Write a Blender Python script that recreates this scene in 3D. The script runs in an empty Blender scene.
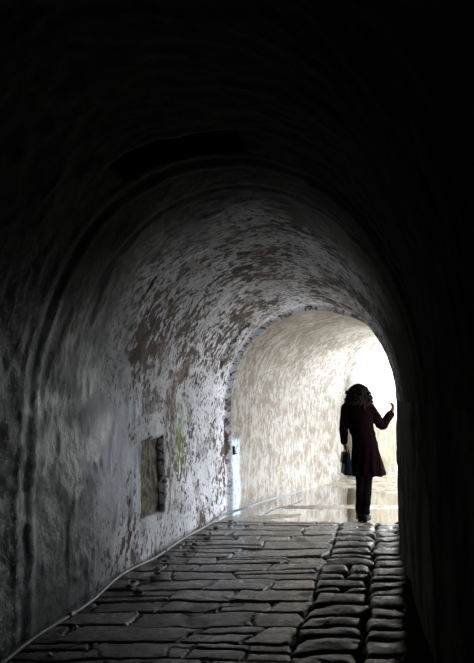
import bpy, bmesh, math, random
import numpy as np
from mathutils import Vector, Matrix

# ------------------------------------------------------------------ camera, light, exposure
scene = bpy.context.scene
C = scene.collection
CAM_H = 1.5
F_PX = 600.0
cam_d = bpy.data.cameras.new('camera')
cam = bpy.data.objects.new('camera', cam_d); C.objects.link(cam)
cam.location = (0, 0, CAM_H)
cam.rotation_euler = (math.pi/2 + math.atan(64/600), 0, 0)
cam_d.sensor_fit = 'VERTICAL'; cam_d.sensor_height = 24.0; cam_d.lens = F_PX/663*24.0
cam_d.clip_start = 0.02; cam_d.clip_end = 300
scene.camera = cam

world = bpy.data.worlds.new('world'); scene.world = world; world.use_nodes = True
bg = world.node_tree.nodes['Background']
bg.inputs['Color'].default_value = (0.90, 0.95, 1.0, 1)
bg.inputs['Strength'].default_value = 8.6

# the tunnel mouth is a light portal (it guides sky sampling and emits nothing itself)
por_d = bpy.data.lights.new('sky_portal', 'AREA'); por_d.shape = 'RECTANGLE'; por_d.size = 2.9; por_d.size_y = 3.2
por_d.cycles.is_portal = True
por = bpy.data.objects.new('sky_portal', por_d); C.objects.link(por)

scene.view_settings.view_transform = 'Standard'
scene.view_settings.look = 'None'
scene.view_settings.gamma = 1.0
scene.view_settings.use_curve_mapping = False
scene.view_settings.exposure = 0.0
scene.cycles.max_bounces = 16; scene.cycles.diffuse_bounces = 10; scene.cycles.glossy_bounces = 6
scene.cycles.transparent_max_bounces = 8
scene.cycles.sample_clamp_indirect = 6.0
scene.cycles.use_denoising = True

# ------------------------------------------------------------------ numpy noise
_rs = np.random.RandomState(7)
PERM = np.concatenate([_rs.permutation(256)]*3)
GRAD = _rs.randn(256, 3); GRAD /= np.linalg.norm(GRAD, axis=1)[:, None]
def perlin(x, y, z):
    x, y, z = np.broadcast_arrays(np.asarray(x, float), y, z)
    xi, yi, zi = np.floor(x).astype(int), np.floor(y).astype(int), np.floor(z).astype(int)
    xf, yf, zf = x-xi, y-yi, z-zi
    u, v, w = [t*t*t*(t*(t*6-15)+10) for t in (xf, yf, zf)]
    xi &= 255; yi &= 255; zi &= 255
    out = 0
    for a in (0, 1):
        for b in (0, 1):
            for c in (0, 1):
                g = GRAD[PERM[PERM[PERM[(xi+a) & 255]+((yi+b) & 255)]+((zi+c) & 255)]]
                d = g[..., 0]*(xf-a)+g[..., 1]*(yf-b)+g[..., 2]*(zf-c)
                out = out + d*(u if a else 1-u)*(v if b else 1-v)*(w if c else 1-w)
    return out
def fbm(x, y, z, octv=4, gain=.5):
    s = 0; a = 1.; f = 1.
    for _ in range(octv):
        s = s + a*perlin(x*f+13.1*f, y*f+7.7, z*f+3.3); a *= gain; f *= 2.03
    return s
def sstep(a, b, x):
    t = np.clip((x-a)/(b-a), 0, 1); return t*t*(3-2*t)

# ------------------------------------------------------------------ object helpers
def link(name, me, mat=None, parent=None, smooth=True):
    o = bpy.data.objects.new(name, me); C.objects.link(o)
    if mat: me.materials.append(mat)
    if smooth: me.polygons.foreach_set('use_smooth', [True]*len(me.polygons))
    if parent: o.parent = parent
    return o
def tag(o, label, cat, group=None, kind=None):
    o['label'] = label; o['category'] = cat
    if group: o['group'] = group
    if kind: o['kind'] = kind
    return o
def empty(name, loc, label, cat, group=None, rz=0):
    o = bpy.data.objects.new(name, None); C.objects.link(o); o.location = loc
    o.rotation_euler = (0, 0, rz); o.empty_display_size = .1
    return tag(o, label, cat, group)
def grid_mesh(name, P, flip=False, keep=None, uv=None, attrs=None):
    n, m = P.shape[:2]
    idx = np.arange(n*m).reshape(n, m)
    q = np.stack([idx[:-1, :-1], idx[1:, :-1], idx[1:, 1:], idx[:-1, 1:]], -1).reshape(-1, 4)
    if flip: q = q[:, ::-1]
    if keep is not None: q = q[keep.reshape(-1)]
    me = bpy.data.meshes.new(name)
    me.vertices.add(n*m); me.vertices.foreach_set('co', P.reshape(-1).astype(np.float32))
    me.loops.add(len(q)*4); me.loops.foreach_set('vertex_index', q.reshape(-1).astype(np.int32))
    me.polygons.add(len(q)); me.polygons.foreach_set('loop_start', np.arange(0, len(q)*4, 4, dtype=np.int32))
    me.update(calc_edges=True)
    if uv is not None:
        l = me.uv_layers.new(name='along')
        l.data.foreach_set('uv', uv.reshape(-1, 2)[q.reshape(-1)].reshape(-1).astype(np.float32))
    for k, v in (attrs or {}).items():
        a = me.attributes.new(k, 'FLOAT', 'POINT'); a.data.foreach_set('value', v.reshape(-1).astype(np.float32))
    if keep is not None:
        bm = bmesh.new(); bm.from_mesh(me)
        bmesh.ops.delete(bm, geom=[v for v in bm.verts if not v.link_faces], context='VERTS')
        bm.to_mesh(me); bm.free()
    me.validate(); return me

# ------------------------------------------------------------------ material helpers
class NT:
    def __init__(s, name):
        s.m = bpy.data.materials.new(name); s.m.use_nodes = True
        s.t = s.m.node_tree; s.b = s.t.nodes['Principled BSDF']
    def n(s, typ, **kw):
        x = s.t.nodes.new(typ)
        for k, v in kw.items(): setattr(x, k, v)
        return x
    def set(s, inp, v):
        if hasattr(v, 'is_linked') or isinstance(v, bpy.types.NodeSocket): s.t.links.new(v, inp)
        else: inp.default_value = v
    def math(s, op, a, b=0.0, clamp=False):
        x = s.n('ShaderNodeMath', operation=op, use_clamp=clamp); s.set(x.inputs[0], a); s.set(x.inputs[1], b); return x.outputs[0]
    def noise(s, vec, scale, detail=4, rough=.55, dist=0):
        x = s.n('ShaderNodeTexNoise'); s.set(x.inputs['Vector'], vec); x.inputs['Scale'].default_value = scale
        x.inputs['Detail'].default_value = detail; x.inputs['Roughness'].default_value = rough; x.inputs['Distortion'].default_value = dist
        return x.outputs['Fac']
    def ramp(s, f, lo, hi, a=0., b=1.):
        x = s.n('ShaderNodeMapRange', interpolation_type='SMOOTHSTEP'); s.set(x.inputs[0], f)
        for i, v in ((1, lo), (2, hi), (3, a), (4, b)): x.inputs[i].default_value = v
        return x.outputs[0]
    def mix(s, f, a, b, blend='MIX'):
        x = s.n('ShaderNodeMix', data_type='RGBA', blend_type=blend); s.set(x.inputs[0], f); s.set(x.inputs[6], a); s.set(x.inputs[7], b); return x.outputs[2]
    def mapping(s, vec, rot=(0, 0, 0), scale=(1, 1, 1), loc=(0, 0, 0)):
        x = s.n('ShaderNodeMapping'); s.set(x.inputs[0], vec); x.inputs['Rotation'].default_value = rot
        x.inputs['Scale'].default_value = scale; x.inputs['Location'].default_value = loc; return x.outputs[0]
    def bump(s, h, strength, dist):
        x = s.n('ShaderNodeBump'); s.set(x.inputs['Height'], h); x.inputs['Strength'].default_value = strength
        x.inputs['Distance'].default_value = dist; s.t.links.new(x.outputs[0], s.b.inputs['Normal']); return x
def rgb(r, g, b): return (r, g, b, 1)

def simple_mat(name, col, rough=.6, metal=0., var=.25, bumps=.2, scale=40, spec=.5):
    k = NT(name); tc = k.n('ShaderNodeTexCoord').outputs['Object']
    f = k.noise(tc, scale, 4)
    k.set(k.b.inputs['Base Color'], k.mix(f, rgb(*[c*(1-var) for c in col]), rgb(*[min(1, c*(1+var)) for c in col])))
    k.b.inputs['Roughness'].default_value = rough; k.b.inputs['Metallic'].default_value = metal
    k.b.inputs['Specular IOR Level'].default_value = spec
    k.bump(f, bumps, .004); return k.m

def wall_mat():
    k = NT('old_plaster')
    uv = k.n('ShaderNodeUVMap', uv_map='along').outputs[0]
    sep = k.n('ShaderNodeSeparateXYZ'); k.set(sep.inputs[0], uv); S, T = sep.outputs[0], sep.outputs[1]
    big = k.noise(uv, 1.1, 5, .6)
    med = k.noise(uv, 4.0, 6, .65, .3)
    mot = k.noise(k.mapping(uv, scale=(1.5, .8, 1)), 14, 5, .7)
    # plaster, paler and darker patches
    pale = k.mix(k.ramp(big, .35, .65), rgb(.58, .58, .61), rgb(.80, .80, .85))
    pale = k.mix(k.ramp(med, .46, .64, 0, .5), pale, rgb(.36, .34, .33))
    # warmer wall in the further section
    far = k.ramp(S, 7.38, 7.46)
    fst = k.noise(k.mapping(uv, rot=(0, 0, math.radians(-12)), scale=(17, 4.5, 1), loc=(2, 5, 0)), 1.0, 5, .68, .3)
    warm = k.mix(k.ramp(k.math('ADD', fst, k.math('MULTIPLY', k.math('SUBTRACT', med, .5), .5)), .42, .60), rgb(.325, .31, .285), rgb(.215, .18, .14))
    warm = k.mix(k.math('MULTIPLY', k.ramp(S, 8.6, 11.0, 0, .8), k.ramp(T, 1.1, 2.0)), warm, rgb(.70, .68, .65))  # upper far end painted pale for the daylight glare
    base = k.mix(far, pale, warm)
    # patches where the plaster has come off : short strokes running along the arch
    st = k.mapping(uv, rot=(0, 0, math.radians(-24)), scale=(14, 8, 1))
    s1 = k.noise(st, 1.0, 4, .62, .4)
    dens = k.noise(uv, 1.7, 3, .5)
    upper = k.ramp(T, .9, 1.9, 0, .045)
    thr = k.math('SUBTRACT', k.math('ADD', s1, upper), k.math('MULTIPLY', k.math('SUBTRACT', .55, dens), .75))
    st2 = k.mapping(uv, rot=(0, 0, math.radians(-30)), scale=(30, 18, 1), loc=(4, 1, 0))
    thr2 = k.math('ADD', k.noise(st2, 1.0, 3, .6, .3), k.math('ADD', k.math('MULTIPLY', upper, .8), k.math('MULTIPLY', k.math('SUBTRACT', med, .5), .5)))
    mask = k.math('MAXIMUM', k.ramp(thr, .53, .585), k.ramp(thr2, .565, .63, 0, .95))
    mask = k.math('MULTIPLY', mask, k.math('SUBTRACT', 1.0, k.math('MULTIPLY', far, .42)))
    brown = k.mix(k.ramp(dens, .4, .6), rgb(.026, .023, .021), rgb(.085, .058, .040))
    brown = k.mix(far, brown, rgb(.13, .095, .065))
    base = k.mix(mask, base, brown)
    # bigger peeled areas
    pl = k.noise(k.mapping(uv, scale=(1.6, 1.0, 1), loc=(3.3, 1.2, 0)), 2.2, 6, .68, .5)
    plm = k.math('MULTIPLY', k.ramp(pl, .56, .60), k.math('SUBTRACT', 1.0, k.math('MULTIPLY', far, .75)))
    base = k.mix(k.math('MULTIPLY', plm, .5), base, k.mix(mot, rgb(.08, .07, .062), rgb(.24, .21, .185)))
    # vertical drips
    dr = k.noise(k.mapping(uv, scale=(16, 1.1, 1), loc=(9, 2, 0)), 1.0, 5, .6, .2)
    drm = k.math('MULTIPLY', k.ramp(dr, .56, .68), k.ramp(T, .2, 1.8, .75, .2))
    base = k.mix(k.math('MULTIPLY', drm, .65), base, rgb(.13, .10, .075))
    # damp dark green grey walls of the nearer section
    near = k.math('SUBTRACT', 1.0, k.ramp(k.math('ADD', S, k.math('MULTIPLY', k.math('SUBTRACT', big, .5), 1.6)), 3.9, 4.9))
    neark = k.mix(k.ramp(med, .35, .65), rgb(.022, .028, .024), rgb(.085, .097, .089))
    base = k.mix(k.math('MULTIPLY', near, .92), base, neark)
    # dark of the nearest vault painted into its colour, fading out past the ring
    vault_shade = k.math('MULTIPLY', k.math('SUBTRACT', 1.0, k.ramp(k.math('ADD', S, k.math('MULTIPLY', k.math('SUBTRACT', big, .5), 1.2)), 3.1, 5.0)), k.ramp(T, 1.3, 2.5))
    base = k.mix(k.math('MULTIPLY', vault_shade, .93), base, k.mix(med, rgb(.035, .036, .032), rgb(.075, .077, .068)))
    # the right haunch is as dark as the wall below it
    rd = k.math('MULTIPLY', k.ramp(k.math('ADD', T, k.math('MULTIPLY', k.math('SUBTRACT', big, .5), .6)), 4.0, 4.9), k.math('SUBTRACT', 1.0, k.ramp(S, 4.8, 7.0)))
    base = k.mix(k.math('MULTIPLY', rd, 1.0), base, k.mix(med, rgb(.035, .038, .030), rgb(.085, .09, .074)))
    # moss streak
    def box(s0, s1_, t0, t1, soft=.06):
        a = k.math('MULTIPLY', k.ramp(S, s0-soft, s0+soft), k.math('SUBTRACT', 1.0, k.ramp(S, s1_-soft, s1_+soft)))
        b = k.math('MULTIPLY', k.ramp(T, t0-soft, t0+soft), k.math('SUBTRACT', 1.0, k.ramp(T, t1-soft, t1+soft)))
        return k.math('MULTIPLY', a, b)
    base = k.mix(k.math('MULTIPLY', box(5.98, 6.2, .75, 1.3, .12), k.ramp(mot, .42, .55)), base, rgb(.20, .27, .06))
    # rusty stains round the niche and above it
    base = k.mix(k.math('MULTIPLY', box(4.9, 6.3, 1.35, 2.0, .25), k.ramp(med, .47, .58, 0, .85)), base, rgb(.13, .07, .04))
    base = k.mix(k.math('MULTIPLY', box(5.72, 5.95, .3, 1.6, .08), k.ramp(dr, .42, .55, 0, .8)), base, rgb(.11, .06, .035))
    base = k.mix(k.math('MULTIPLY', box(4.2, 5.05, .55, 1.45, .22), k.ramp(pl, .38, .48, 0, .9)), base, rgb(.78, .81, .90))
    # inside of the niche: bare brownish stone
    base = k.mix(box(5.135, 5.665, .36, 1.08, .012), base, k.mix(k.ramp(mot, .4, .6), rgb(.035, .027, .018), rgb(.20, .165, .115)))
    # pale bluish strip past the step
    base = k.mix(k.math('MULTIPLY', box(7.43, 7.65, -.2, .93, .05), k.ramp(mot, .38, .52, .1, 1.)), base, rgb(.62, .76, .95))
    # wet glints painted as pale flecks on the groove lips and the nearest wall
    lip_glint = k.math('MULTIPLY', box(3.38, 3.46, .3, 2.0, .03), k.ramp(mot, .40, .55))
    base = k.mix(k.math('MULTIPLY', lip_glint, .75), base, rgb(.50, .53, .58))
    lowl = k.math('MULTIPLY', k.math('SUBTRACT', 1.0, k.ramp(S, 3.30, 3.42)), k.math('SUBTRACT', 1.0, k.ramp(T, 1.3, 2.4)))
    wall_glint = k.ramp(k.noise(k.mapping(uv, scale=(1.3, .8, 1)), 34, 3, .7), .56, .64)
    base = k.mix(k.math('MULTIPLY', k.math('MULTIPLY', lowl, wall_glint), .8), base, rgb(.50, .54, .60))
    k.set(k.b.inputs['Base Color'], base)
    wet = k.math('MULTIPLY', near, k.ramp(med, .4, .6, .5, 1.))
    k.set(k.b.inputs['Roughness'], k.math('SUBTRACT', .82, k.math('MULTIPLY', k.math('MULTIPLY', wet, k.math('MULTIPLY', k.math('SUBTRACT', 1.0, rd), k.math('SUBTRACT', 1.0, vault_shade))), .5)))
    outside_dark = k.math('MULTIPLY', k.math('SUBTRACT', 1.0, rd), k.math('SUBTRACT', 1.0, vault_shade))
    k.set(k.b.inputs['Specular IOR Level'], k.math('MULTIPLY', k.math('MULTIPLY', outside_dark, outside_dark), .38))
    h = k.math('ADD', k.math('MULTIPLY', k.math('MULTIPLY', lowl, wall_glint), 2.0), k.math('MULTIPLY', mot, .5))
    h = k.math('ADD', h, k.math('ADD', k.math('MULTIPLY', mask, -.5), k.noise(uv, 45, 4, .7)))
    k.bump(h, .4, .008)
    return k.m

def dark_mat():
    k = NT('dark_right_stone')  # one dark stone tone for the whole right wall
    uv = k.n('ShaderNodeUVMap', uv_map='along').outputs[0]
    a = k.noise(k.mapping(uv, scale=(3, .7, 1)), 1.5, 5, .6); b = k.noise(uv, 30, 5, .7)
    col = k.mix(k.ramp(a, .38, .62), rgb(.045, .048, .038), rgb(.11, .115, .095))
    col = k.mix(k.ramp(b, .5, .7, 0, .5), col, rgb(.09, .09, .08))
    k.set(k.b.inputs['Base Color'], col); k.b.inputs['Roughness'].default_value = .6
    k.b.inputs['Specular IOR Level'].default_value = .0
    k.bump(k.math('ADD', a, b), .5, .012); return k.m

def outside_mat():
    k = NT('stone_lit_top')
    uv = k.n('ShaderNodeUVMap', uv_map='along').outputs[0]
    sep = k.n('ShaderNodeSeparateXYZ'); k.set(sep.inputs[0], uv)
    a = k.noise(k.mapping(uv, scale=(1.6, .7, 1)), 4, 6, .65, .3); b = k.noise(uv, 22, 5, .7)
    stone = k.mix(k.ramp(a, .38, .62), rgb(.26, .23, .17), rgb(.16, .135, .095))
    lit_top = k.mix(k.ramp(a, .45, .65), rgb(.80, .79, .75), rgb(.66, .63, .56))
    hgt = k.math('ADD', sep.outputs[1], k.math('MULTIPLY', k.math('SUBTRACT', a, .5), 1.2))
    col = k.mix(k.ramp(hgt, .9, 1.6), stone, lit_top)  # upper wall painted pale in place of daylight falling on it
    k.set(k.b.inputs['Base Color'], col); k.b.inputs['Roughness'].default_value = .9
    k.bump(k.math('ADD', a, b), .4, .012); return k.m

def floor_mat():
    k = NT('worn_paving')
    tc = k.n('ShaderNodeTexCoord').outputs['Object']
    tone = k.n('ShaderNodeAttribute', attribute_name='tone').outputs['Fac']
    joint_shade = k.n('ShaderNodeAttribute', attribute_name='joint_shade').outputs['Fac']
    silt = k.n('ShaderNodeAttribute', attribute_name='silt').outputs['Fac']
    a = k.noise(tc, 5, 5, .6); b = k.noise(tc, 45, 4, .7)
    col = k.mix(tone, rgb(.085, .082, .076), rgb(.21, .205, .195))
    col = k.mix(k.ramp(a, .4, .62, 0, .6), col, rgb(.075, .062, .048))
    col = k.mix(k.ramp(b, .3, .75, 0, .35), col, rgb(.26, .25, .23))
    col = k.mix(k.ramp(k.noise(tc, 1.7, 5, .65), .52, .66, 0, .7), col, rgb(.055, .038, .025))
    col = k.mix(joint_shade, col, rgb(.016, .014, .011))  # gaps and cracks, plus the shade painted beside the right wall
    col = k.mix(silt, col, k.mix(k.ramp(a, .35, .62), rgb(.20, .165, .12), rgb(.31, .285, .24)))
    k.set(k.b.inputs['Base Color'], col)
    r = k.math('ADD', k.ramp(a, .35, .65, .22, .38), k.math('MULTIPLY', joint_shade, .3))
    k.set(k.b.inputs['Roughness'], r)
    k.set(k.b.inputs['Specular IOR Level'], k.math('SUBTRACT', .5, k.math('MULTIPLY', joint_shade, .5)))
    k.bump(k.math('ADD', b, k.noise(tc, 120, 3, .6)), .35, .006)
    return k.m

def water_mat():
    k = NT('still_water')
    t = k.t; out = t.nodes['Material Output']; t.nodes.remove(k.b)
    gl = k.n('ShaderNodeBsdfGlossy'); gl.inputs['Roughness'].default_value = .04
    tr = k.n('ShaderNodeBsdfTransparent'); tr.inputs[0].default_value = rgb(.90, .86, .78)
    fr = k.n('ShaderNodeFresnel'); fr.inputs[0].default_value = 1.33
    mx = k.n('ShaderNodeMixShader')
    bp = k.n('ShaderNodeBump'); tc = k.n('ShaderNodeTexCoord').outputs['Object']
    t.links.new(k.noise(tc, 9, 2), bp.inputs['Height']); bp.inputs['Strength'].default_value = .12; bp.inputs['Distance'].default_value = .01
    t.links.new(bp.outputs[0], gl.inputs['Normal']); t.links.new(bp.outputs[0], fr.inputs['Normal'])
    t.links.new(fr.outputs[0], mx.inputs[0]); t.links.new(tr.outputs[0], mx.inputs[1]); t.links.new(gl.outputs[0], mx.inputs[2])
    t.links.new(mx.outputs[0], out.inputs[0]); return k.m

M_DARK = dark_mat()
M_WALL, M_FLOOR, M_WATER = wall_mat(), floor_mat(), water_mat()

# ------------------------------------------------------------------ tunnel axis
DS = .02
KS = np.array([-9, 5.2, 6.5, 8, 9.5, 11, 13, 15, 18.]); KT = np.radians([14, 14, 17, 25, 34, 40, 44, 48, 50])
AS = np.arange(-9, 17, DS); AT = np.interp(AS, KS, KT); AT = np.convolve(np.pad(AT, 25, 'edge'), np.ones(51)/51, 'valid')
AX = np.cumsum(np.sin(AT)*DS); AY = np.cumsum(np.cos(AT)*DS); _i0 = np.argmin(abs(AS)); AX += -.93-AX[_i0]; AY += .28-AY[_i0]
def axis(s):
    return np.interp(s, AS, AX), np.interp(s, AS, AY), np.interp(s, AS, AT)
def hwL(s): return np.interp(s, [0, 6, 8.2, 12], [1.22, 1.22, 1.17, 1.2])
def hwR(s): return np.interp(s, [0, 3, 4.5, 5.7, 6.6, 7.5, 9, 12], [1.22, 1.19, 1.14, 1.07, 1.01, 1.15, 1.2, 1.2])
def crown(s): return np.interp(s, [-9, 3.4, 7.4, 12, 16], [2.94, 2.94, 2.62, 2.62, 2.7])
SPR = 1.45
S_END = 11.3
SIDE0 = 7.1

def shell_points(svals, profile_len=320):
    # transverse stations: k<0 left wall, arch, right wall
    tw = np.linspace(-.12, SPR, 76); ta = np.linspace(0, math.pi, 172)[1:-1]; tr = np.linspace(SPR, -.12, 76)
    kind = np.r_[np.zeros(76), np.ones(170), np.full(76, 2)]
    tt = np.r_[tw, SPR+ta*1.2, SPR+math.pi*1.2+(SPR-tr)]
    ang = np.r_[np.zeros(76), ta, np.full(76, math.pi)]
    hh = np.r_[tw, np.zeros(170), tr]
    S, T = np.meshgrid(svals, tt, indexing='ij')
    A = np.broadcast_to(ang, S.shape); K = np.broadcast_to(kind, S.shape); HH = np.broadcast_to(hh, S.shape)
    cx, cy, th = axis(S)
    nx, ny = -np.cos(th), np.sin(th)                  # to the left
    w = (hwL(S)+hwR(S))/2; mid = (hwL(S)-hwR(S))/2
    rise = crown(S)-SPR
    lat = mid+w*np.cos(A); z = np.where(K == 1, SPR+rise*np.sin(A), HH)
    # outward normal in section
    ol = np.cos(A)/w; oz = np.sin(A)/rise; ln = np.hypot(ol, oz); ol /= ln; oz /= ln
    left = K == 0
    # relief (positive = outward)
    d = .035*fbm(S*.9, T*.9, 1.7, 3) + .010*fbm(S*3.5, T*3, 5.1, 4)
    rough = 1-sstep(3.2, 3.6, S)
    d = d + rough*.016*fbm(S*11, T*11, 2.2, 4) + .004*fbm(S*18, T*12, 8.8, 2)
    d = d - .012*sstep(.15, .55, fbm(S*5+2, T*2.2, 9.3, 4))          # loose plaster lips
    wob = .02*perlin(S*0+T*1.3, T*2.1, 4.4)
    s_ = S+wob
    # ring groove with raised lips
    g = np.exp(-((s_-3.34)/.03)**4)
    d = d + .010*g - .010*np.exp(-((s_-3.42)/.03)**2) - .010*np.exp(-((s_-3.25)/.03)**2)
    d = d + .008*np.exp(-((s_-3.78)/.025)**2)*sstep(1.8, 2.3, T)*(1-sstep(5.3, 5.8, T))
    # step into the narrower further section
    d = d - .055*sstep(7.385, 7.43, s_) + .015*np.exp(-((s_-7.36)/.02)**2)
    # crack on the haunch before the step
    d = d + .05*np.exp(-((s_-7.05+.05*(T-2.2))/.034)**2)*sstep(1.75, 1.95, T)*(1-sstep(2.5, 2.7, T))
    # swelling of the inner wall foot
    # niche in the left wall
    e = .012*perlin(S*9, T*9, 6.1)
    nb = sstep(5.13, 5.15, S+e)*(1-sstep(5.66, 5.68, S+e))*sstep(.345, .365, T+e)*(1-sstep(1.08, 1.10, T+e*1.4))
    d = d + nb*(.06+.02*fbm(S*6, T*6, 3.9, 3))
    # shaft in the crown of the nearer vault
    a0, a1 = SPR+1.2*math.radians(65), SPR+1.2*math.radians(101)
    vb = sstep(2.98, 2.995, S+e*.4)*(1-sstep(3.20, 3.215, S+e*.4))*sstep(a0, a0+.02, T+e*.4)*(1-sstep(a1-.02, a1, T+e*.4))
    d = d + vb*.55
    lat2 = lat+d*ol; z2 = z+d*oz
    P = np.stack([cx+nx*lat2, cy+ny*lat2, z2], -1)
    return P, np.stack([S, T], -1), kind
sv_ = np.unique(np.round(np.r_[np.arange(-8, 1.2, .16), np.arange(1.2, 9.0, .019), np.arange(9.0, S_END+.001, .03)], 4))
P, UV, kind = shell_points(sv_)
iL = slice(0, 77); iC = slice(76, 247); iR = slice(246, 322)
for nm, sl in (('wall_left', iL), ('ceiling', iC), ('wall_right', iR)):
    kp = None
    if nm != 'wall_left':                               # unseen opening added past the bend to bring daylight onto the left wall
        um = UV[:, sl][:-1, :-1]
        kp = ~((um[..., 0] > SIDE0+.04*np.sin(um[..., 1]*5)) & (um[..., 1] > SPR+1.2*np.radians(np.interp(um[..., 0], [7.1, 8.2, 9.5, 11.3], [168, 160, 145, 135]))))
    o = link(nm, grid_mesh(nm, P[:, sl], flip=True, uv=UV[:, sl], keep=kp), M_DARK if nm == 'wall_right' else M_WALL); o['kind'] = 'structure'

# added cap far behind the camera that keeps sky light out
bx, by, bt = axis(-7.9)
bm = bmesh.new()
R_ = Matrix.Rotation(-float(bt), 4, 'Z')
bmesh.ops.create_cube(bm, size=1, matrix=Matrix.Translation((float(bx), float(by)-.1, 1.5)) @ R_ @ Matrix.Diagonal((3.4, .2, 3.6, 1)))
bmesh.ops.subdivide_edges(bm, edges=bm.edges, cuts=6, use_grid_fill=True)
me = bpy.data.meshes.new('added_back_cap'); bm.to_mesh(me); bm.free()
o = link('added_back_cap', me, simple_mat('added_cap_dark', (.12, .12, .11), .8, scale=5), smooth=False); o['kind'] = 'structure'

# open-air retaining wall that carries on from the left wall beyond the mouth
so = np.arange(S_END-.25, 16.9, .05); ho = np.linspace(-.12, 4.6, 95)
S, Hh = np.meshgrid(so, ho, indexing='ij'); cx, cy, th = axis(S)
d = 1.24-.03+.035*fbm(S*.9, Hh*.9, 1.7, 3)+.016*fbm(S*4, Hh*3, 5.1, 4)
Pw = np.stack([cx-np.cos(th)*d, cy+np.sin(th)*d, Hh], -1)
o = link('wall_outside', grid_mesh('wall_outside', Pw, flip=True, uv=np.stack([S, Hh], -1)), outside_mat())
sm = o.modifiers.new('thick', 'SOLIDIFY'); sm.thickness = .4; sm.offset = -1
o['kind'] = 'structure'

ex, ey, et = [float(v) for v in axis(S_END+.12)]
por.location = (ex, ey, 1.45)
inward = Vector((-math.sin(et), -math.cos(et), 0))
por.rotation_euler = (-inward).to_track_quat('Z', 'Y').to_euler()

# second portal: the added side opening
a0_, a1_ = Vector([float(v) for v in axis(SIDE0)]), Vector([float(v) for v in axis(S_END)])
q0 = Vector((a0_.x+math.cos(a0_.z)*1.3, a0_.y-math.sin(a0_.z)*1.3, 0)); q1 = Vector((a1_.x+math.cos(a1_.z)*1.3, a1_.y-math.sin(a1_.z)*1.3, 0))
pd2 = bpy.data.lights.new('sky_portal_side', 'AREA'); pd2.shape = 'RECTANGLE'; pd2.size = (q1-q0).length+.2; pd2.size_y = 2.5
pd2.cycles.is_portal = True
p2 = bpy.data.objects.new('sky_portal_side', pd2); C.objects.link(p2); p2.location = (q0+q1)/2+Vector((0, 0, 1.1))
al = (q1-q0).normalized(); zz = Vector((al.y, -al.x, 0))
p2.rotation_euler = Matrix((al, zz.cross(al), zz)).transposed().to_euler()

# ------------------------------------------------------------------ floor: paving, then the wet hollow
xs = np.unique(np.round(np.r_[np.arange(-4.4, -1.65, .06), np.arange(-1.65, 2.15, .0115), np.arange(2.15, 15.5, .045)], 4))
ys = np.unique(np.round(np.r_[np.arange(-9.5, 3.1, .09), np.arange(3.1, 7.8, .0105), np.arange(7.8, 14.2, .035), np.arange(14.2, 19, .2)], 4))
X, Y = np.meshgrid(xs, ys, indexing='ij')
wx = .05*fbm(X*1.9, Y*1.9, .5, 3); wy = .065*fbm(X*1.5, Y*2.0, 8.5, 3)
fx = .022*fbm(X*6, Y*6, 4.4, 4); fy = .018*fbm(X*6, Y*7, 6.4, 4)
a = X+wx+fx-.25*(Y-3.56); yy = Y+wy+fy
JA = .285                                            # lateral place of the long joint
rng = random.Random(11)
def stones(a, y, rows, wmin, wmax, lo, hi, jw, rad):
    """signed distance to the stone edge, a random number per stone"""
    ri = np.clip(np.searchsorted(rows, y)-1, 0, len(rows)-2)
    dist = np.full(a.shape, 9.); tone = np.zeros(a.shape); tlx = np.zeros(a.shape); tly = np.zeros(a.shape); sz = np.zeros(a.shape)
    for r in range(len(rows)-1):
        m = ri == r
        if not m.any(): continue
        js = [lo]
        while js[-1] < hi-wmin*.8: js.append(js[-1]+rng.uniform(wmin, wmax)*(1+.25*(rows[r+1]-rows[r] > .27)))
        js[-1] = hi; js = np.array(js)
        tn = np.array([rng.random() for _ in js]); t1 = np.array([rng.uniform(-1, 1) for _ in js]); t2 = np.array([rng.uniform(-1, 1) for _ in js])
        sk = np.array([rng.uniform(-1, 1) for _ in js])
        spl = np.array([wmax > .6 and rows[r+1]-rows[r] > .22 and rng.random() < .28 for _ in js]); so_ = np.array([rng.uniform(-.03, .03) for _ in js])
        rc = (rows[r]+rows[r+1])/2; ch = (rows[r+1]-rows[r])/2
        ak = a[m]; yk = y[m]
        ci0 = np.clip(np.searchsorted(js, ak)-1, 0, len(js)-2)
        aa = ak-sk[ci0]*(yk-rc)*.5
        ci = np.clip(np.searchsorted(js, aa)-1, 0, len(js)-2)
        c = (js[ci]+js[ci+1])/2; hw = (js[ci+1]-js[ci])/2
        qx = np.abs(aa-c)-(hw-jw/2-rad); yl = yk-rc; hs = np.full(yl.shape, ch); k2 = spl[ci]; o2 = so_[ci]
        up_ = yl > o2; yc = np.where(up_, (ch+o2)/2, (o2-ch)/2); yh = np.where(up_, (ch-o2)/2, (ch+o2)/2)
        yl = np.where(k2, yl-yc, yl); hs = np.where(k2, yh, hs)
        qy = np.abs(yl)-(hs-jw/2-rad)
        dd = np.hypot(np.maximum(qx, 0), np.maximum(qy, 0))+np.minimum(np.maximum(qx, qy), 0)-rad
        dist[m] = dd; tone[m] = tn[ci]
        tlx[m] = t1[ci]*(aa-c); tly[m] = t2[ci]*(yk-rc); sz[m] = hw
    return dist, tone, tlx, tly
rowsL = np.array([2.6, 2.9, 3.2, 3.40, 3.62, 3.85, 4.14, 4.41, 4.63, 4.89, 5.15, 5.40, 5.62, 5.86, 6.17, 6.45, 6.72, 6.98, 7.22, 7.46, 7.7, 8.0])
rr = [2.6]
while rr[-1] < 8: rr.append(rr[-1]+rng.uniform(.15, .27))
rowsR = np.array(rr)
dL, tL, xL, yL = stones(a, yy, rowsL, .24, .80, -3.2, JA, .010, .018)
dR1, tR1, xR1, yR1 = stones(a, yy+.03*np.sin(a*9), rowsR, .22, .46, JA, JA+.42, .024, .045)
dR2, tR2, xR2, yR2 = stones(a, yy+.08, rowsR+.05, .22, .5, JA+.42, 2.6, .024, .045)
right = a > JA; r2 = a > JA+.42
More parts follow.
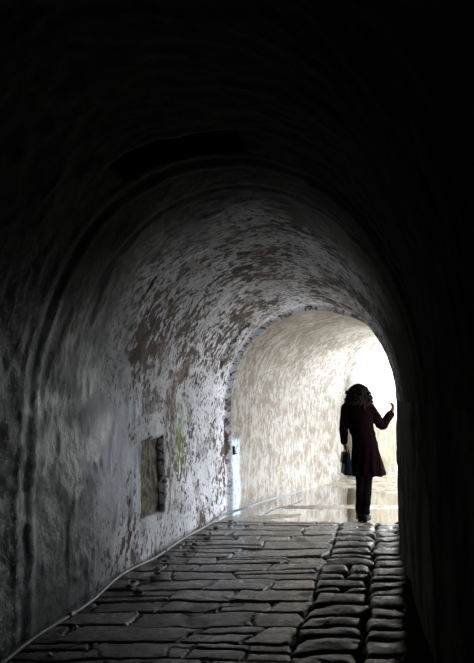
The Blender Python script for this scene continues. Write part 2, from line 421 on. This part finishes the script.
dist = np.where(r2, dR2, np.where(right, dR1, dL)); tone = np.where(r2, tR2, np.where(right, tR1, tL))
tx = np.where(r2, xR2, np.where(right, xR1, xL)); ty = np.where(r2, yR2, np.where(right, yR1, yL))
pil = np.where(right, .020, .004)
jd = np.where(right, .032, .013+.010*np.clip(.5+fbm(X*1.1,Y*1.1,5.5,2),0,1))
z = -jd*(1-sstep(0, np.where(right, .02, .011), -dist)) + pil*(1-np.exp(np.minimum(dist, 0)/.05)) - .012
z += tx*np.where(right, .05, .022) + ty*np.where(right, .045, .03) + (tone-.5)*.010
z += .010*fbm(X*1.2, Y*1.2, 2.2, 2) + np.where(right, .010, .004)*fbm(X*7, Y*7, 1.1, 4) + .0015*fbm(X*30, Y*30, 1.1, 2)
crk = np.abs(fbm(X*1.3+4, Y*1.5, 9.9, 3)); cm = sstep(.1, .3, fbm(X*1.1, Y*1.1, 3.9, 2))
crack = (1-sstep(.006, .016, crk))*cm; z -= .010*crack
rub = sstep(.25, .5, fbm(X*2.2, Y*2.2, 6.6, 3)); z -= .008*rub
joint_shade = np.maximum(np.maximum((1-sstep(-.002, np.where(right, .011, .006), -dist))*np.where(right, 1, .85), crack*.8), rub*.35)
foot_shade = sstep(.88, .98, a+.05*fbm(X*3, Y*3, 1.3, 3)); joint_shade = np.maximum(joint_shade, foot_shade); z = z*(1-foot_shade)+(.004+.008*fbm(X*6, Y*6, 2.3, 3))*foot_shade  # shade along the right wall painted dark, ground smoothed under it
# the hollow filled with water starts past the crest of the paving
edge = 7.40-.10*(X-.5)*.3+.05*fbm(X*3, Y*.5, 3.3, 3)
hol = sstep(0, .16, Y-edge)
silt = np.clip(hol+.0, 0, 1)
zb = -.045+.020*fbm(X*.7, Y*1.0, 7.1, 4)+.006*fbm(X*5, Y*5, 2.7, 3)
# a straight kerb ridge that just breaks the water, and ground rising to the mouth
rl = (Y-8.52)-.02*(X-1.3)
zb += .034*np.exp(-(rl/.045)**2)*sstep(.45, .7, X)
cxm, cym, _ = axis(9.8)
prog = (X-float(cxm))*math.sin(.68)+(Y-float(cym))*math.cos(.68)
zb += .06*sstep(-.2, 1.6, prog)
z = z*(1-hol)+zb*hol; joint_shade = joint_shade*(1-hol)
z += np.where(Y < 2.4, 0, 0)
Pf = np.stack([X, Y, z], -1)
# keep only the part that lies under the tunnel and outside its mouth
sa = np.arange(-8.4, 16.9, .1); ax_, ay_, at_ = axis(sa)
keep = np.zeros(X.shape, bool)
for q in range(len(sa)):
    keep |= (X-ax_[q])**2+(Y-ay_[q])**2 < 1.62**2
keep |= ((X-float(ex))*math.sin(et)+(Y-float(ey))*math.cos(et) > 0)
keep |= (Y > 7.2) & (X > 3.2)
kq = keep[:-1, :-1] & keep[1:, :-1] & keep[1:, 1:] & keep[:-1, 1:]
o = link('floor', grid_mesh('floor', Pf, keep=kq, attrs={'tone': tone, 'joint_shade': joint_shade, 'silt': silt}), M_FLOOR); o['kind'] = 'structure'

# ------------------------------------------------------------------ puddle
so = np.arange(6.3, 11.2, .06); lo_ = np.linspace(-1.12, 1.12, 50)
S, Lq = np.meshgrid(so, lo_, indexing='ij'); cx, cy, th = axis(S)
Pp = np.stack([cx-np.cos(th)*Lq, cy+np.sin(th)*Lq, np.full(S.shape, -.036)], -1)
kp = (Pp[..., 1] > 7.38); kp = kp[:-1, :-1] & kp[1:, :-1] & kp[1:, 1:] & kp[:-1, 1:]
o = link('puddle', grid_mesh('puddle', Pp, flip=True, keep=kp), M_WATER)
tag(o, 'shallow still puddle across the tunnel floor beyond the paving', 'puddle', kind='stuff')

# ------------------------------------------------------------------ mesh building helpers
def ring_tube(bm, pts, rad, seg=12, caps=True, up=None, squash=None):
    """closed tube with round ends through pts; rad may be a list; squash=(a,b) factors of section axes"""
    pts = [Vector(p) for p in pts]
    n = len(pts)
    if not hasattr(rad, '__len__'): rad = [rad]*n
    P2, R2, D2 = [], [], []
    def tan(i):
        a_ = pts[max(i-1, 0)]; b_ = pts[min(i+1, n-1)]; return (b_-a_).normalized()
    if caps:
        t = tan(0)
        for q in (0.02, .5, .87): P2.append(pts[0]-t*rad[0]*math.sqrt(1-q*q)); R2.append(rad[0]*q); D2.append(t)
    for i in range(n): P2.append(pts[i]); R2.append(rad[i]); D2.append(tan(i))
    if caps:
        t = tan(n-1)
        for q in (.87, .5, .02): P2.append(pts[-1]+t*rad[-1]*math.sqrt(1-q*q)); R2.append(rad[-1]*q); D2.append(t)
    ref = Vector(up) if up else (Vector((0, 1, 0)) if abs(D2[0].y) < .8 else Vector((1, 0, 0)))
    rings = []
    x = (ref-D2[0]*ref.dot(D2[0])).normalized()
    for p, r, t in zip(P2, R2, D2):
        x = (x-t*x.dot(t)).normalized(); y = t.cross(x)
        sx, sy = squash or (1, 1)
        rings.append([bm.verts.new(p+(x*math.cos(2*math.pi*k/seg)*sx+y*math.sin(2*math.pi*k/seg)*sy)*r) for k in range(seg)])
    for r0, r1 in zip(rings[:-1], rings[1:]):
        for k in range(seg): bm.faces.new((r0[k], r0[(k+1) % seg], r1[(k+1) % seg], r1[k]))
    bm.faces.new(rings[0][::-1]); bm.faces.new(rings[-1])
def smooth_path(pts, n=6):
    pts = [Vector(p) for p in pts]; out = []
    q = [pts[0]*2-pts[1]]+pts+[pts[-1]*2-pts[-2]]
    for i in range(1, len(q)-2):
        for k in range(n):
            t = k/n; p0, p1, p2, p3 = q[i-1:i+3]
            out.append(.5*((2*p1)+(p2-p0)*t+(2*p0-5*p1+4*p2-p3)*t*t+(3*p1-p0-3*p2+p3)*t**3))
    out.append(pts[-1]); return out
def smooth_tube(bm, pts, rad, n=6, **kw):
    P_ = smooth_path(pts, n)
    R1 = smooth_path([(r, 0, 0) for r in rad], n)
    ring_tube(bm, P_, [max(.001, r.x) for r in R1], **kw)
def ellipsoid(bm, c, r, rot=None, sub=3):
    m = Matrix.Translation(c) @ (rot or Matrix.Identity(4)) @ Matrix.Diagonal((*r, 1))
    bmesh.ops.create_icosphere(bm, subdivisions=sub, radius=1, matrix=m)
def loft(bm, rings, seg=28):
    """rings of (cx, cy, z, rx, ry)"""
    vs = [[bm.verts.new((cx+rx*math.cos(2*math.pi*k/seg), cy+ry*math.sin(2*math.pi*k/seg), z_)) for k in range(seg)] for cx, cy, z_, rx, ry in rings]
    for r0, r1 in zip(vs[:-1], vs[1:]):
        for k in range(seg): bm.faces.new((r0[k], r0[(k+1) % seg], r1[(k+1) % seg], r1[k]))
    bm.faces.new(vs[0][::-1]); bm.faces.new(vs[-1])
def fuse(name, bm, voxel, smooth=2):
    """one continuous closed surface from overlapping closed shapes"""
    bmesh.ops.recalc_face_normals(bm, faces=bm.faces)
    me = bpy.data.meshes.new(name+'_raw'); bm.to_mesh(me); bm.free()
    o_ = bpy.data.objects.new(name+'_raw', me); C.objects.link(o_)
    r = o_.modifiers.new('r', 'REMESH'); r.mode = 'VOXEL'; r.voxel_size = voxel
    if smooth: s_ = o_.modifiers.new('s', 'SMOOTH'); s_.iterations = smooth; s_.factor = .5
    dg = bpy.context.evaluated_depsgraph_get(); dg.update()
    out = bpy.data.meshes.new_from_object(o_.evaluated_get(dg)); out.name = name
    bpy.data.objects.remove(o_); bpy.data.meshes.remove(me); return out
def displace(me, fn):
    n = len(me.vertices); co = np.empty(n*3, np.float32); no = np.empty(n*3, np.float32)
    me.vertices.foreach_get('co', co); me.vertices.foreach_get('normal', no)
    co = co.reshape(-1, 3); no = no.reshape(-1, 3)
    co = co+no*fn(co)[:, None]; me.vertices.foreach_set('co', co.reshape(-1).astype(np.float32)); me.update()

# ------------------------------------------------------------------ the woman (origin at the feet, back to the camera)
PX, PY, PZ = 1.485, 7.37, .004
person = empty('person', (PX, PY, PZ), 'person in a dark knee-length coat standing with one hand on the tunnel wall', 'person')
SKIN = simple_mat('skin', (.20, .11, .08), .5)
COAT = simple_mat('maroon_wool', (.0030, .0009, .0012), .95, spec=.01, scale=90)
TROU = simple_mat('black_cloth', (.003, .003, .003), .9, spec=.0, scale=90)
LEATH = simple_mat('black_leather', (.004, .004, .004), .6, spec=.06)
HAIR = simple_mat('dark_brown_hair', (.008, .005, .004), .85, spec=.06)

HIP = Vector((.075, .0, .84))
legs = {'L': [(.000, 0, .86), (.010, .015, .50), (-.010, .03, .10)], 'R': [(.125, 0, .86), (.085, .01, .50), (.050, -.01, .10)]}
armR = [(.130, .0, 1.345), (.285, .03, 1.125), (.402, .05, 1.275)]
armL = [(-.150, .0, 1.345), (-.190, -.01, 1.10), (-.175, .07, .935)]
def hand(bm, wrist, d, side, curl, thumb_side):
    """palm with four fingers of different length and a thumb; d = direction, side = palm width axis, curl = axis the fingers bend towards"""
    w = Vector(wrist); d = Vector(d).normalized(); sd = (Vector(side)-d*Vector(side).dot(d)).normalized(); cu = d.cross(sd)*curl
    for q in (-.024, -.008, .008, .024):
        ring_tube(bm, [w-d*.005+sd*q*.6, w+d*.04+sd*q*.9, w+d*.082+sd*q], [.015, .0155, .0115], seg=10)
    for q, ln in ((-.029, .058), (-.010, .072), (.010, .078), (.029, .066)):
        b0 = w+d*.080+sd*q; b1 = b0+(d*.86+cu*.5)*ln*.45; b2 = b1+(d*.5+cu*.86)*ln*.33; b3 = b2+(d*.1+cu)*ln*.25
        ring_tube(bm, [b0-d*.012, b0, b1, b2, b3], [.0095, .0090, .0085, .0075, .0065], seg=8)
    t0 = w+d*.020+sd*thumb_side*.026; t1 = t0+(sd*thumb_side*.8+d*.7+cu*.2)*.032; t2 = t1+(sd*thumb_side*.25+d*.9+cu*.5)*.028
    ring_tube(bm, [t0, t1, t2, t2+(d*.8+cu*.6)*.018], [.0125, .0105, .009, .0075], seg=8)
bm = bmesh.new()
loft(bm, [(.075, 0, .80, .10, .08), (.070, 0, .86, .145, .10), (.062, 0, .93, .150, .105), (.035, 0, 1.04, .115, .085), (.012, 0, 1.12, .120, .088), (-.008, 0, 1.24, .145, .095), (-.015, 0, 1.33, .150, .085), (-.018, 0, 1.385, .085, .060), (-.015, 0, 1.40, .055, .05)])
for k_ in 'LR':
    p = legs[k_]; smooth_tube(bm, [p[0], (Vector(p[0])*.55+Vector(p[1])*.45), p[1], Vector(p[1])*.65+Vector(p[2])*.35+Vector((0, -.012, 0)), p[2], (p[2][0], p[2][1]+.01, .05)], [.078, .066, .045, .044, .032, .032], n=4, seg=16)
    ring_tube(bm, [(p[2][0], p[2][1]-.01, .045), (p[2][0], p[2][1]+.07, .035), (p[2][0]+.01, p[2][1]+.15, .028)], [.026, .028, .018], seg=12)
for arm in (armR, armL):
    s_, e_, w_ = [Vector(v) for v in arm]
    smooth_tube(bm, [s_, s_*.5+e_*.5, e_, e_*.6+w_*.4, w_], [.052, .044, .036, .036, .025], n=4, seg=14)
hand(bm, armR[2], (.45, .25, .86), (-.2, 1, 0), 1, -1)
hand(bm, armL[2], (.10, .15, -1), (0, 1, .1), 1, 1)
smooth_tube(bm, [(-.015, .0, 1.36), (-.008, .012, 1.42), (.0, .02, 1.47)], [.052, .048, .05], n=3, seg=14)          # neck
HC = Vector((.000, .020, 1.525))
ellipsoid(bm, HC+Vector((0, -.012, .018)), (.076, .090, .088)); ellipsoid(bm, HC+Vector((.004, .03, -.030)), (.058, .062, .075))
fd = Vector((.10, 1, -.06)).normalized(); fs = Vector((1, -.10, 0)).normalized()
ring_tube(bm, [HC+fd*.088+Vector((0, 0, .012)), HC+fd*.106+Vector((0, 0, -.022))], [.008, .013], seg=10)                      # nose
for q in (-1, 1):
    ellipsoid(bm, HC+fd*.078+fs*q*.030+Vector((0, 0, .006)), (.013, .013, .010), sub=2)                                       # eyes
    ellipsoid(bm, HC+fs*q*.078+Vector((0, 0, -.010)), (.008, .018, .028), sub=2)                                              # ears
    ellipsoid(bm, HC+fd*.080+fs*q*.030+Vector((0, 0, .024)), (.020, .010, .006), sub=2)                                       # brows
ellipsoid(bm, HC+fd*.090+Vector((0, 0, -.050)), (.024, .010, .006), sub=2); ellipsoid(bm, HC+fd*.088+Vector((0, 0, -.062)), (.020, .010, .006), sub=2)
ellipsoid(bm, HC+fd*.078+Vector((0, 0, -.088)), (.022, .020, .018), sub=2)
body = link('body', fuse('body', bm, .0045, 1), SKIN, person)

# coat
bm = bmesh.new()
loft(bm, [(.092, 0, .545, .208, .150), (.092, 0, .56, .213, .155), (.086, 0, .66, .192, .145), (.078, 0, .78, .172, .135), (.066, 0, .90, .155, .127), (.050, 0, 1.00, .146, .120), (.026, 0, 1.09, .152, .115), (.004, 0, 1.19, .165, .117), (-.010, 0, 1.29, .176, .114), (-.017, 0, 1.35, .165, .098), (-.018, 0, 1.395, .105, .08), (-.016, 0, 1.425, .075, .068)], seg=40)
for (s_, e_, w_), ex_ in ((armR, .0), (armL, .0)):
    s_, e_, w_ = Vector(s_), Vector(e_), Vector(w_)
    smooth_tube(bm, [s_+Vector((0, 0, -.005)), s_*.5+e_*.5, e_, e_*.55+w_*.45, w_+(w_-e_).normalized()*-.005], [.070, .062, .053, .050, .046], n=5, seg=18)
ring_tube(bm, [(-.085, -.02, 1.40), (-.06, -.07, 1.405), (-.015, -.085, 1.41), (.03, -.07, 1.405), (.055, -.02, 1.40)], .022, seg=10)       # collar
me = fuse('coat', bm, .007, 3)
def folds(c):
    an = np.arctan2(c[:, 1], c[:, 0]-.085); lo2 = sstep(1.0, .6, c[:, 2])
    out = .010*lo2*np.sin(an*9+1.5*np.sin(c[:, 2]*4)) + .006*fbm(c[:, 0]*7, c[:, 1]*7, c[:, 2]*5, 3)
    belt = np.exp(-((c[:, 2]-1.045)/.02)**2)*(np.abs(c[:, 0]-.03) < .17)*.006
    elb = .005*np.sin(c[:, 2]*120)*np.exp(-((c[:, 0]-.27)**2+(c[:, 2]-1.14)**2)/.006)
    return out+belt+elb
displace(me, folds)
coat = link('coat', me, COAT, person)
coat['label'] = 'dark maroon wool coat flaring to a wide hem'

# trousers
bm = bmesh.new()
for k_ in 'LR':
    p = [Vector(v) for v in legs[k_]]
    smooth_tube(bm, [p[0], p[0]*.5+p[1]*.5, p[1], p[1]*.5+p[2]*.5+Vector((0, -.01, 0)), p[2]+Vector((0, 0, .01))], [.092, .080, .063, .056, .052], n=5, seg=18)
loft(bm, [(.070, 0, .78, .12, .10), (.070, 0, .88, .155, .11), (.06, 0, .95, .155, .11)])
me = fuse('trousers', bm, .007, 2); displace(me, lambda c: .005*np.sin(c[:, 2]*55+c[:, 0]*20)*sstep(.35, .1, c[:, 2])+.003*fbm(c[:, 0]*9, c[:, 1]*9, c[:, 2]*6, 2))
link('trousers', me, TROU, person)
# shoes
for k_, yaw in (('L', -.10), ('R', -.45)):
    x0, y0, _ = legs[k_][2]
    bm = bmesh.new()
    ring_tube(bm, [(0, -.035, .060), (0, .02, .055), (.0, .09, .040), (.0, .165, .028)], [.040, .041, .040, .028], seg=16)
    ring_tube(bm, [(0, 0, .05), (0, .0, .13)], [.043, .045], seg=16)
    bmesh.ops.create_cone(bm, cap_ends=True, segments=16, radius1=.026, radius2=.034, depth=.04, matrix=Matrix.Translation((0, -.038, .020)))
    loft(bm, [(0, .10, .001, .036, .085), (0, .10, .014, .040, .090), (0, .10, .028, .038, .085)])
    me = fuse('shoe', bm, .005, 1)
    s_ = link('shoe', me, LEATH, person); s_.location = (x0, y0, 0); s_.rotation_euler = (0, 0, yaw)
# hair: a big shoulder-length mass of curls
rh = random.Random(4)
bm = bmesh.new()
HM = Vector((-.002, -.018, 1.500))
def hair_pt(th_, ph):
    """surface of the hair mass"""
    x_ = math.sin(ph)*math.cos(th_); y_ = math.sin(ph)*math.sin(th_); z_ = math.cos(ph)
    wdt = .142+.038*sstep(.4, -.7, z_)
    return HM+Vector((x_*wdt, y_*(.118 if y_ < 0 else .085), z_*(.138 if z_ > 0 else .155)))
ellipsoid(bm, HM+Vector((0, 0, .015)), (.130, .112, .128)); ellipsoid(bm, HM+Vector((0, -.012, -.055)), (.155, .100, .090))
for q in range(330):
    th_ = rh.uniform(0, 2*math.pi); ph = math.acos(rh.uniform(-.92, 1))
    if math.sin(th_) > .55 and math.cos(ph) < .45: continue       # the face stays open
    p0 = hair_pt(th_, ph); nrm = (p0-HM).normalized()
    p0 = p0-nrm*.030
    dn = (Vector((0, 0, -1))*.8+nrm*.8+Vector((rh.uniform(-.5, .5), rh.uniform(-.5, .5), 0))).normalized()
    u_ = dn.orthogonal().normalized(); v_ = dn.cross(u_); r_ = rh.uniform(.007, .013); L_ = rh.uniform(.04, .085); tw_ = rh.uniform(1.2, 2.2)
    pts = [p0+dn*L_*t+(u_*math.cos(t*tw_*6.28)+v_*math.sin(t*tw_*6.28))*r_ for t in np.linspace(0, 1, 11)]
    ring_tube(bm, pts, [.0075]*8+[.006, .005, .003], seg=6)
hair = link('hair', fuse('hair', bm, .0045, 1), HAIR, person)
hair['label'] = 'voluminous dark curly hair reaching the shoulders'

# ------------------------------------------------------------------ handbag in her left hand
bag = empty('handbag', (PX-.155, PY+.05, PZ+.545), 'small dark handbag hanging from the hand of the person in the tunnel', 'handbag')
BAG = simple_mat('navy_leather', (.004, .005, .008), .6, spec=.08)
bm = bmesh.new()
bmesh.ops.create_cube(bm, size=1, matrix=Matrix.Translation((0, 0, .135)) @ Matrix.Diagonal((.105, .27, .27, 1)))
for v in bm.verts:
    if v.co.z > .2: v.co.x *= .55; v.co.y *= .86
bmesh.ops.bevel(bm, geom=bm.edges[:], offset=.022, segments=4, affect='EDGES', profile=.5)
bmesh.ops.subdivide_edges(bm, edges=[e for e in bm.edges if e.calc_length() > .08], cuts=5, use_grid_fill=True)
me = bpy.data.meshes.new('bag_body'); bm.to_mesh(me); bm.free()
displace(me, lambda c: .004*fbm(c[:, 0]*12, c[:, 1]*12, c[:, 2]*12, 2)); link('bag_body', me, BAG, bag)
bm = bmesh.new()
bmesh.ops.create_cube(bm, size=1, matrix=Matrix.Translation((-.052, 0, .20)) @ Matrix.Diagonal((.014, .215, .13, 1)))
for v in bm.verts:
    if v.co.z > .22: v.co.x += .018
bmesh.ops.bevel(bm, geom=bm.edges[:], offset=.005, segments=2, affect='EDGES')
me = bpy.data.meshes.new('flap'); bm.to_mesh(me); bm.free(); link('flap', me, BAG, bag)
HZ = .345
for dx_ in (-.012, .012):
    bm = bmesh.new()
    smooth_tube(bm, [(dx_, -.085, .255), (dx_*.8, -.060, .32), (-.018+dx_*.3, -.02, HZ), (-.018+dx_*.3, .03, HZ), (dx_*.8, .065, .32), (dx_, .085, .255)], [.005]*6, n=5, seg=8)
    me = bpy.data.meshes.new('handle'); bm.to_mesh(me); bm.free(); link('handle', me, BAG, bag)
bm = bmesh.new(); bmesh.ops.create_cone(bm, cap_ends=True, segments=16, radius1=.010, radius2=.008, depth=.006, matrix=Matrix.Translation((-.062, 0, .165)) @ Matrix.Rotation(-math.pi/2, 4, 'Y'))
me = bpy.data.meshes.new('clasp'); bm.to_mesh(me); bm.free(); link('clasp', me, simple_mat('dull_brass', (.35, .27, .12), .35, 1.), bag)

# ------------------------------------------------------------------ things along the foot of the left wall
def on_left(s, off, z_=0.):
    cx_, cy_, th_ = [float(v) for v in axis(s)]
    d_ = float(hwL(s))-off-(.10 if s > 7.5 else 0)
    return Vector((cx_-math.cos(th_)*d_, cy_+math.sin(th_)*d_, z_))
pipe = empty('conduit_pipe', on_left(3.0, .05, .03), 'thin grey pipe running along the foot of the left wall', 'pipe')
M_PIPE = simple_mat('grey_pipe', (.15, .16, .185), .4, .0, scale=18)
org = pipe.location.copy()
pts = []
for s_ in np.arange(1.6, 9.3, .18):
    w_ = .018*math.sin(s_*2.3)+.012*math.sin(s_*5.1)
    lift = .030+.012*math.sin(s_*1.7+1)+.010*math.sin(s_*4.3)
    if s_ > 7.4: lift += .02
    pts.append(on_left(s_, .075+w_+(.05 if s_ > 7.3 else 0)+(.03 if s_ > 8.6 else 0), max(.018, lift))-org)
bm = bmesh.new(); smooth_tube(bm, pts, [.014]*len(pts), n=4, seg=10)
me = bpy.data.meshes.new('pipe_run'); bm.to_mesh(me); bm.free(); link('pipe_run', me, M_PIPE, pipe)
for s_ in (3.9, 5.6, 7.1):
    k_ = int((s_-1.6)/.18); a_, b_ = pts[k_], pts[k_+1]; m_ = a_; t_ = (b_-a_).normalized()
    bm = bmesh.new(); ring_tube(bm, [m_-t_*.028, m_-t_*.026, m_+t_*.026, m_+t_*.028], [.018, .020, .020, .018], seg=12, caps=False)
    me = bpy.data.meshes.new('pipe_joint'); bm.to_mesh(me); bm.free(); link('pipe_joint', me, M_PIPE, pipe)

M_ROCK = simple_mat('rubble', (.16, .14, .12), .8, scale=25, bumps=.6)
M_PEB = simple_mat('pale_chip', (.60, .60, .58), .6, scale=25)
rk = random.Random(23)
def rock(name, loc, r, mat, label, cat, group):
    bm = bmesh.new(); bmesh.ops.create_icosphere(bm, subdivisions=3, radius=1)
    sd = rk.uniform(0, 50)
    for v in bm.verts:
        c = v.co; f = 1+.45*float(fbm(c.x*1.3+sd, c.y*1.3, c.z*1.3, 3)); v.co = Vector((c.x*r[0], c.y*r[1], c.z*r[2]))*f
    me = bpy.data.meshes.new(name); bm.to_mesh(me); bm.free()
    o_ = link(name, me, mat); o_.location = loc; o_.rotation_euler = (0, 0, rk.uniform(0, 6)); tag(o_, label, cat, group); return o_
for q in range(22):
    s_ = 4.4+q*.125+rk.uniform(-.01, .01); r = rk.uniform(.012, .030)
    p = on_left(s_, rk.uniform(.15, .32), r*.25)
    rock('loose_stone', p, (r*1.3, r, r*.6), M_ROCK, 'small brown loose stone in the litter beside the wall pipe', 'stone', 'loose stones beside the pipe')
for x_, y_ in ((-1.05, 4.10), (-.98, 3.86), (-1.09, 3.67), (-.70, 4.35)):
    rock('stone_chip', (x_, y_, .0), (.014, .010, .008), M_PEB, 'tiny pale stone chip on the dark paving near the left wall', 'stone chip', 'pale chips on the paving')

# iron hook above the pale bluish strip
p = on_left(7.47, .045, .79); tdir = Vector((float(np.sin(axis(7.47)[2])), float(np.cos(axis(7.47)[2])), 0)); inn = Vector((tdir.y, -tdir.x, 0))
hook = empty('wall_hook', p, 'small black iron hook at the top of the pale strip on the wall', 'hook')
M_IRON = simple_mat('black_iron', (.012, .012, .012), .6, .3)
bm = bmesh.new(); bmesh.ops.create_cube(bm, size=1, matrix=Matrix.Translation(inn*.015) @ Matrix.Rotation(-float(axis(7.47)[2]), 4, 'Z') @ Matrix.Diagonal((.02, .035, .11, 1)))
bmesh.ops.bevel(bm, geom=bm.edges[:], offset=.004, segments=2, affect='EDGES')
me = bpy.data.meshes.new('back_plate'); bm.to_mesh(me); bm.free(); link('back_plate', me, M_IRON, hook)
bm = bmesh.new(); smooth_tube(bm, [inn*.02+Vector((0, 0, .0)), inn*.035+Vector((0, 0, -.01)), inn*.045+Vector((0, 0, -.03)), inn*.038+Vector((0, 0, -.045)), inn*.03+Vector((0, 0, -.035))], [.005]*5, n=4, seg=8)
me = bpy.data.meshes.new('hook_arm'); bm.to_mesh(me); bm.free(); link('hook_arm', me, M_IRON, hook)

# low stone ledge and a tuft of weeds by the mouth
th_ = float(axis(12.6)[2]); p = on_left(12.6, .12)
bm = bmesh.new(); bmesh.ops.create_cube(bm, size=1, matrix=Matrix.Diagonal((.34, 1.5, .16, 1)))
bmesh.ops.subdivide_edges(bm, edges=bm.edges[:], cuts=7, use_grid_fill=True)
me = bpy.data.meshes.new('stone_ledge'); bm.to_mesh(me); bm.free()
displace(me, lambda c: .03*fbm(c[:, 0]*4, c[:, 1]*4, c[:, 2]*4, 3))
o = link('stone_ledge', me, simple_mat('pale_limestone', (.72, .70, .65), .8, scale=8)); o.location = (p.x, p.y, .075); o.rotation_euler = (0, 0, -th_)
tag(o, 'low pale stone ledge at the foot of the far wall', 'ledge')
p = on_left(12.72, .16)
plant = empty('weed_tuft', (p.x, p.y, .18), 'small tuft of green weeds growing on the far stone ledge', 'plant')
M_LEAF = simple_mat('leaf_green', (.07, .13, .03), .6)
rp = random.Random(5)
bm = bmesh.new()
for q in range(90):
    az = rp.uniform(0, 6.28); r0 = rp.uniform(0, .10); L_ = rp.uniform(.10, .26); el = rp.uniform(.5, 1.4); w_ = rp.uniform(.008, .016)
    b0 = Vector((math.cos(az)*r0, math.sin(az)*r0*1.6, 0)); dd = Vector((math.cos(az)*math.cos(el), math.sin(az)*math.cos(el), math.sin(el))); sd = Vector((-math.sin(az), math.cos(az), 0))*w_
    v = [bm.verts.new(x_) for x_ in (b0, b0+dd*L_*.5+sd, b0+dd*L_+Vector((0, 0, -.03)), b0+dd*L_*.5-sd)]
    bm.faces.new(v)
me = bpy.data.meshes.new('leaves'); bm.to_mesh(me); bm.free(); link('leaves', me, M_LEAF, plant)
bm = bmesh.new()
for q in range(8):
    az = q*.8; ring_tube(bm, [(0, 0, -.02), (math.cos(az)*.03, math.sin(az)*.05, .05), (math.cos(az)*.06, math.sin(az)*.09, .10)], [.004, .003, .002], seg=6)
me = bpy.data.meshes.new('stems'); bm.to_mesh(me); bm.free(); link('stems', me, M_LEAF, plant)
